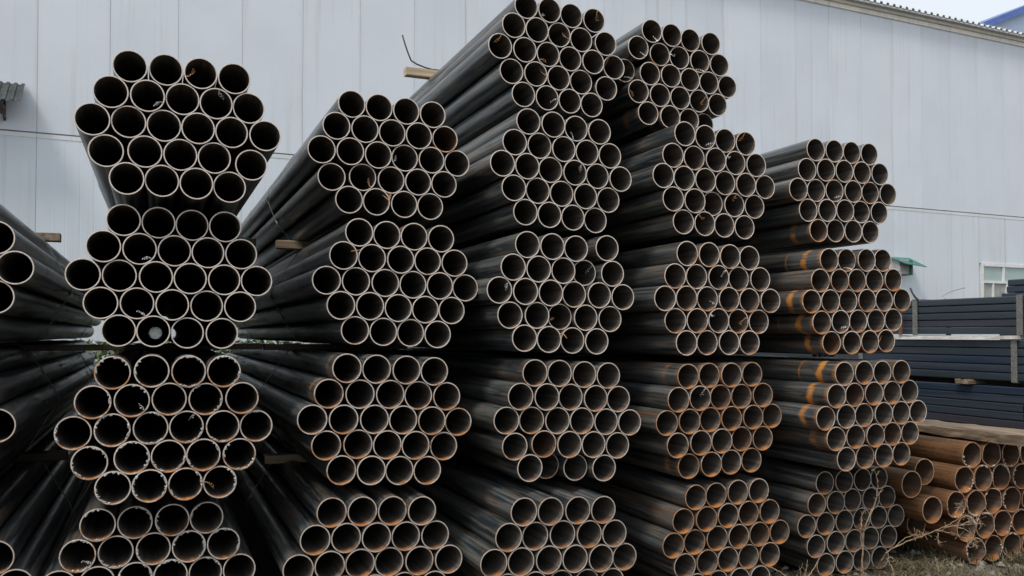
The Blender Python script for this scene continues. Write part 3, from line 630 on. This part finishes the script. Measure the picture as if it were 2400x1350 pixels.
# weathered board on the rusty bundle
def board():
    v = []; f = []; n = 26; q = random.Random(8)
    for i in range(n + 1):
        t = i / n; y = 3.62 + t * 2.6; tw = R(-4 + 10 * t); wd = .115 + .02 * math.sin(t * 4); th = .034 + .006 * math.sin(t * 9 + 1)
        cx = 5.06 - .02 * t; cz = .783 + .032 + .012 * math.sin(t * 3.0)
        for a, b in ((-wd, -th), (wd, -th), (wd, th), (wd * .3, th * 1.25), (-wd * .5, th * .9), (-wd, th * .6)):
            v.append((cx + a * math.cos(tw) - b * math.sin(tw) + q.uniform(-.011, .011), y, cz + a * math.sin(tw) * .5 + b + q.uniform(-.007, .005)))
    m = 6
    for i in range(n):
        for j in range(m): f.append((i * m + j, i * m + (j + 1) % m, (i + 1) * m + (j + 1) % m, (i + 1) * m + j))
    f += [tuple(range(m - 1, -1, -1)), tuple(n * m + j for j in range(m))]
    return mesh('weathered_board', v, f, M['timber_grey'])
tag(obj('weathered_board', board()), 'weathered split board lying on top of the rusty pipes', 'board')

# ------------------------------------------------------------------ square tube stacks behind
def sq_tube(w, h, L, t=.006, ch=.008):
    def loop(a, b, c): return [(-a + c, -b), (a - c, -b), (a, -b + c), (a, b - c), (a - c, b), (-a + c, b), (-a, b - c), (-a, -b + c)]
    o = loop(w / 2, h / 2, ch); i_ = loop(w / 2 - t, h / 2 - t, ch * .5); v = []; f = []
    for y in (0, L):
        v += [(a, y, b) for a, b in o]; v += [(a, y, b) for a, b in i_]
    for k in range(8):
        j = (k + 1) % 8
        f += [(k, k + 16, j + 16, j), (k + 8, j + 8, j + 24, k + 24), (k, j, j + 8, k + 8), (k + 16, k + 24, j + 24, j + 16)]
    return mesh('square_tube', v, f, M['tube'])
def tube_bundle(label, x0, y0, z0, rows, cols, h, w, L, straps, step=0.0):
    b = thing('square_tube_bundle', label, 'tube bundle', (x0, y0, z0), group='bundles of dark square tubes')
    me = sq_tube(w - .006, h - .008, L, ch=.014); q = random.Random(label)
    for r in range(rows):
        for c in range(cols):
            obj('tube', me, b, (w * (c + .5) + q.uniform(-.004, .004), q.uniform(-.03, .03) - (step if r >= rows - 2 else 0), h * (r + .5)))
    W_, H_ = cols * w, rows * h
    for sy in straps:
        mb = MB()
        for a in ((-.018, -.006, -.016, H_ + .006), (W_ + .006, W_ + .016, -.016, H_ + .006), (-.018, W_ + .016, H_ + .006, H_ + .014), (-.018, W_ + .016, -.018, -.010)):
            v, f = box_vf(a[0], a[1], sy - .05, sy + .05, a[2], a[3]); mb.add((v, f))
        obj('strap', mb.mesh('strap', M['strap']), b)
    return b
SX = 12.1
tube_bundle('lowest bundle of dark square tubes behind the rusty pipes', SX, 8.98, Z(-1.45), 5, 6, .128, .128, 5.0, (3.2,))
tube_bundle('middle bundle of dark square tubes right of the rightmost pipe stack', SX, 7.6, Z(-.728), 5, 6, .127, .128, 6.0, (1.52, 4.6))
tube_bundle('top bundle of dark square tubes below the window', SX, 7.6, Z(-.006), 5, 6, .1184, .128, 6.0, (1.42, 3.36))
z0 = 0.06
for i, lab in enumerate(('lowest tube bundle of the taller stack farther right', 'second lowest tube bundle of the taller stack farther right', 'third tube bundle of the taller stack farther right', 'tube bundle in front of the window, highest of the square tube stacks')):
    tube_bundle(lab, 13.9, 5.0, .05 + i * .60, 5, 5, .118, .128, 5.74, (1.2, 4.0) if i < 3 else (1.2,), .14 if i == 3 else 0.0)
tube_bundle('low tube stack glimpsed through the slit behind the rightmost dark pipe stack', 9.3, 10.4, .05, 10, 4, .118, .128, 3.8, ())
# pale board strip and lumps between the tube bundles
def slab(name, label, x0, x1, y0, y1, z0, z1, mat, cat='board', jit=.004):
    q = random.Random(label); v = []; f = []; n = 14
    for i in range(n + 1):
        y = y0 + (y1 - y0) * i / n
        for a, b in ((x0, z0), (x1, z0), (x1, z1), (x0, z1)): v.append((a + q.uniform(-jit, jit), y, b + (q.uniform(-jit, jit) if b == z1 else 0)))
    for i in range(n):
        for j in range(4): f.append((i * 4 + j, i * 4 + (j + 1) % 4, i * 4 + 4 + (j + 1) % 4, i * 4 + 4 + j))
    f += [(3, 2, 1, 0), tuple(n * 4 + j for j in range(4))]
    return tag(obj(name, mesh(name, v, f, M[mat])), label, cat)
slab('pale_board', 'pale board strip between the top and middle square tube bundles', SX - .06, SX + .14, 9.02, 13.0, Z(-.078), Z(-.030), 'pale', jit=.016)
slab('gap_filler', 'dark packing board in the gap above the lowest square tube bundle', SX + .3, SX + .55, 9.0, 13.5, Z(-.806), Z(-.735), 'timber_dark')  # dark filler added to block light through this gap; label also seeds the jitter
for y, lab in ((10.0, 'broken timber block wedged between the lower square tube bundles'), (12.6, 'hidden timber block at the back of the lower square tube bundles')):
    if y < 11: slab('timber_block', lab, SX - .10, SX + .77, y - .16, y + .10, Z(-.80), Z(-.735), 'timber_grey', 'timber', .012)
# strap tail, wire and rusty flat standing up at the tube stack
mb = MB().tube([(SX - .02, 10.88, Z(.585)), (SX - .03, 10.94, Z(.64)), (SX - .04, 10.99, Z(.72)), (SX - .05, 11.02, Z(.80))], [.014, .018, .02, .02], 4)
tag(obj('strap_tail', mb.mesh('strap_tail', M['rod'])), 'dark strap tail curling up at the far end of the tube bundle', 'strap')
mb = MB().tube([(SX + .1, 10.42, Z(.585)), (SX + .08, 10.48, Z(.63)), (SX + .1, 10.40, Z(.68)), (SX + .12, 10.25, Z(.73)), (SX + .14, 10.08, Z(.76))], .005, 4)
tag(obj('wire_end', mb.mesh('wire_end', M['wire'])), 'thin bent wire standing on the top square tube bundle', 'wire')
v, f = box_vf(SX - .07, SX - .05, 11.20, 11.26, Z(-.02), Z(.36))
tag(obj('rusty_flat_bar', mesh('rusty_flat_bar', v, f, M['rusty_iron'])), 'short upright rusty flat bar against the tube bundle', 'bar')

# ------------------------------------------------------------------ weeds, grass and litter by the right corner
def weed(name, label, lines, r0, seeds=0, seed_from=0):
    q = random.Random(label); root = thing(name, label, 'weed', lines[0][0])
    ox, oy, oz = lines[0][0]
    for i, ln in enumerate(lines):
        ln = [Vector((a - ox, b - oy, c - oz)) for a, b, c in ln]
        pts = []
        for a, b in zip(ln, ln[1:]):
            for k in range(4): pts.append(a.lerp(b, k / 4) + Vector((q.uniform(-1, 1), q.uniform(-1, 1), q.uniform(-1, 1))) * .0028)
        pts.append(ln[-1]); n = len(pts)
        ra = r0 * (1 if i == 0 else .62)
        obj('stem', MB().tube(pts, [ra * (1 - .65 * k / n) for k in range(n)], 5).mesh('stem', M['straw']), root)
        mb = MB()
        for k in range(3, n, 2 if i else 3):
            if q.random() < .75:
                p = pts[k]; d = Vector((q.uniform(-1, 1), q.uniform(-1, 1), q.uniform(-.5, 1))).normalized() * q.uniform(.008, .03)
                mb.tube([p, p + d * .6 + Vector((0, 0, .003)), p + d], [.0008, .0006, .0012], 3)
        if i >= seed_from and seeds:
            for _ in range(seeds):
                p = pts[q.randrange(n // 2, n)]; d = Vector((q.uniform(-1, 1), q.uniform(-1, 1), q.uniform(-1, 1))).normalized() * q.uniform(.01, .045)
                mb.tube([p, p + d], [.0005, .0014], 3)
        if mb.v: obj('twigs', mb.mesh('twigs', M['straw']), root)['kind'] = 'stuff'
    return root
weed('dry_weed', 'tall dry forked weed standing in front of the last stack', WEEDS['tall'], .0050)
weed('dry_weed', 'dry weed leaning right across the rusty pipe mouths, feathery tip', WEEDS['lean'], .0040, 26, 0)
for ls, lab in zip(WEEDS['small'], ('short dry stalk left of the tall weed', 'short slanting stalk against the lowest bundle', 'pale bent stalk under the fourth stack', 'looped dry stalk at the foot of the leaning weed', 'drooping dry stalk right of the tall weed')):
    weed('dry_stalk', lab, ls, .0030)

def blades(name, label, n, region, hmin, hmax, tint, width=.0028, flat=0.0, seed=1):
    q = random.Random(seed); v = []; f = []; tv = []
    while len(f) < n * 2:
        x = q.uniform(region[0], region[1]); y = q.uniform(region[2], region[3])
        dens = .5 + .5 * math.sin(x * 5.9 + 1.1) * math.sin(y * 7.7 + x * 2)
        if q.random() > .06 + .94 * dens ** 1.5: continue
        h = q.uniform(hmin, hmax) * (.6 + .6 * dens); a = q.uniform(0, 6.283); lean = q.uniform(.15, .7) + flat
        dx, dy = math.cos(a), math.sin(a); w_ = width * q.uniform(.6, 1.3); t = min(1, max(0, q.gauss(tint, .33)))
        z0 = -.012 + q.uniform(0, .01)
        k = len(v)
        b = Vector((x, y, z0)); m = b + Vector((dx * lean * h * .4, dy * lean * h * .4, h * .6 * (1 - flat * .6))); e = b + Vector((dx * lean * h, dy * lean * h, h * (1 - flat * .9)))
        s = Vector((-dy, dx, 0)) * w_
        v += [tuple(b - s), tuple(b + s), tuple(m + s * .8), tuple(m - s * .8), tuple(e)]; tv += [t] * 5
        f += [(k, k + 1, k + 2, k + 3), (k + 3, k + 2, k + 4)]
    me = mesh(name, v, f, M['grass']); at = me.attributes.new('tint', 'FLOAT', 'POINT'); at.data.foreach_set('value', tv)
    return tag(obj(name, me), label, 'grass', None, 'stuff')
blades('grass', 'short green grass on the dirt at the lower right', 9000, (4.75, 7.0, 2.9, 4.7), .03, .11, .36, .0034, seed=2)
blades('dry_litter', 'dry straw litter along the foot of the stacks', 5200, (2.6, 5.6, 3.1, 4.2), .05, .19, .62, .0030, .72, seed=4)
def stones():
    q = random.Random(6); mb = MB()
    for _ in range(700):
        x = q.uniform(2.6, 6.2); y = q.uniform(3.0, 4.4); s = q.uniform(.006, .034)
        c = Vector((x, y, -.008 + s * .3))
        v = [tuple(c + Vector((a * s * q.uniform(.7, 1.3), b * s * q.uniform(.7, 1.3), d * s * q.uniform(.5, .9)))) for a, b, d in ((1, 0, 0), (-1, 0, 0), (0, 1, 0), (0, -1, 0), (0, 0, 1), (0, 0, -1))]
        mb.add((v, [(0, 2, 4), (2, 1, 4), (1, 3, 4), (3, 0, 4), (2, 0, 5), (1, 2, 5), (3, 1, 5), (0, 3, 5)]))
    return mb.mesh('gravel', M['stone'])
tag(obj('gravel', stones()), 'loose gravel scattered on the dirt', 'gravel', None, 'stuff')

def thicket():
    q = random.Random(12); v = []; f = []
    for _ in range(17000):
        x = q.uniform(-3.2, 8.0); y = q.uniform(12.4, 14.2); top = 1.36 + .03 * math.sin(x * 1.9) + .03 * math.sin(x * 5.3)
        z = top * q.random() ** .7; c = Vector((x, y, z)); s = q.uniform(.04, .09)
        a = Vector((q.uniform(-1, 1), q.uniform(-1, 1), q.uniform(-.4, 1))).normalized() * s; b = a.cross(Vector((q.uniform(-1, 1), q.uniform(-1, 1), q.uniform(-1, 1)))).normalized() * s * .35
        k = len(v); v += [tuple(c - a), tuple(c + b), tuple(c + a), tuple(c - b)]; f.append((k, k + 1, k + 2, k + 3))
    return mesh('overgrown_weeds', v, f, M['leaf'])
tag(obj('overgrown_weeds', thicket()), 'green overgrown weeds behind the stacks along the warehouse wall', 'weeds', None, 'stuff')
for lab, lines in (('orange straw stuck between pipe ends in the second stack\'s second bundle', [[(.868, 4.13, 1.878), (.904, 4.15, 1.885), (.945, 4.22, 1.899)]]),
                   ('pale straw tuft caught low in the second stack\'s highest bundle', [[(1.084, 4.24, 2.154), (1.093, 4.24, 2.181), (1.109, 4.32, 2.210)], [(1.084, 4.24, 2.154), (1.068, 4.25, 2.170), (1.066, 4.30, 2.19)], [(1.084, 4.24, 2.154), (1.088, 4.25, 2.18), (1.095, 4.3, 2.20)]]),
                   ('short orange straw poking from the middle bundle of the tall stack', [[(1.945, 4.10, 1.490), (1.964, 4.02, 1.471), (1.971, 4.0, 1.453)]])):
    mb = MB()
    for ln in lines: mb.tube(ln, [.0018, .0022, .0012], 4)
    tag(obj('straw', mb.mesh('straw', M['swarf_rust'])), lab, 'straw', 'straws caught between pipe ends')
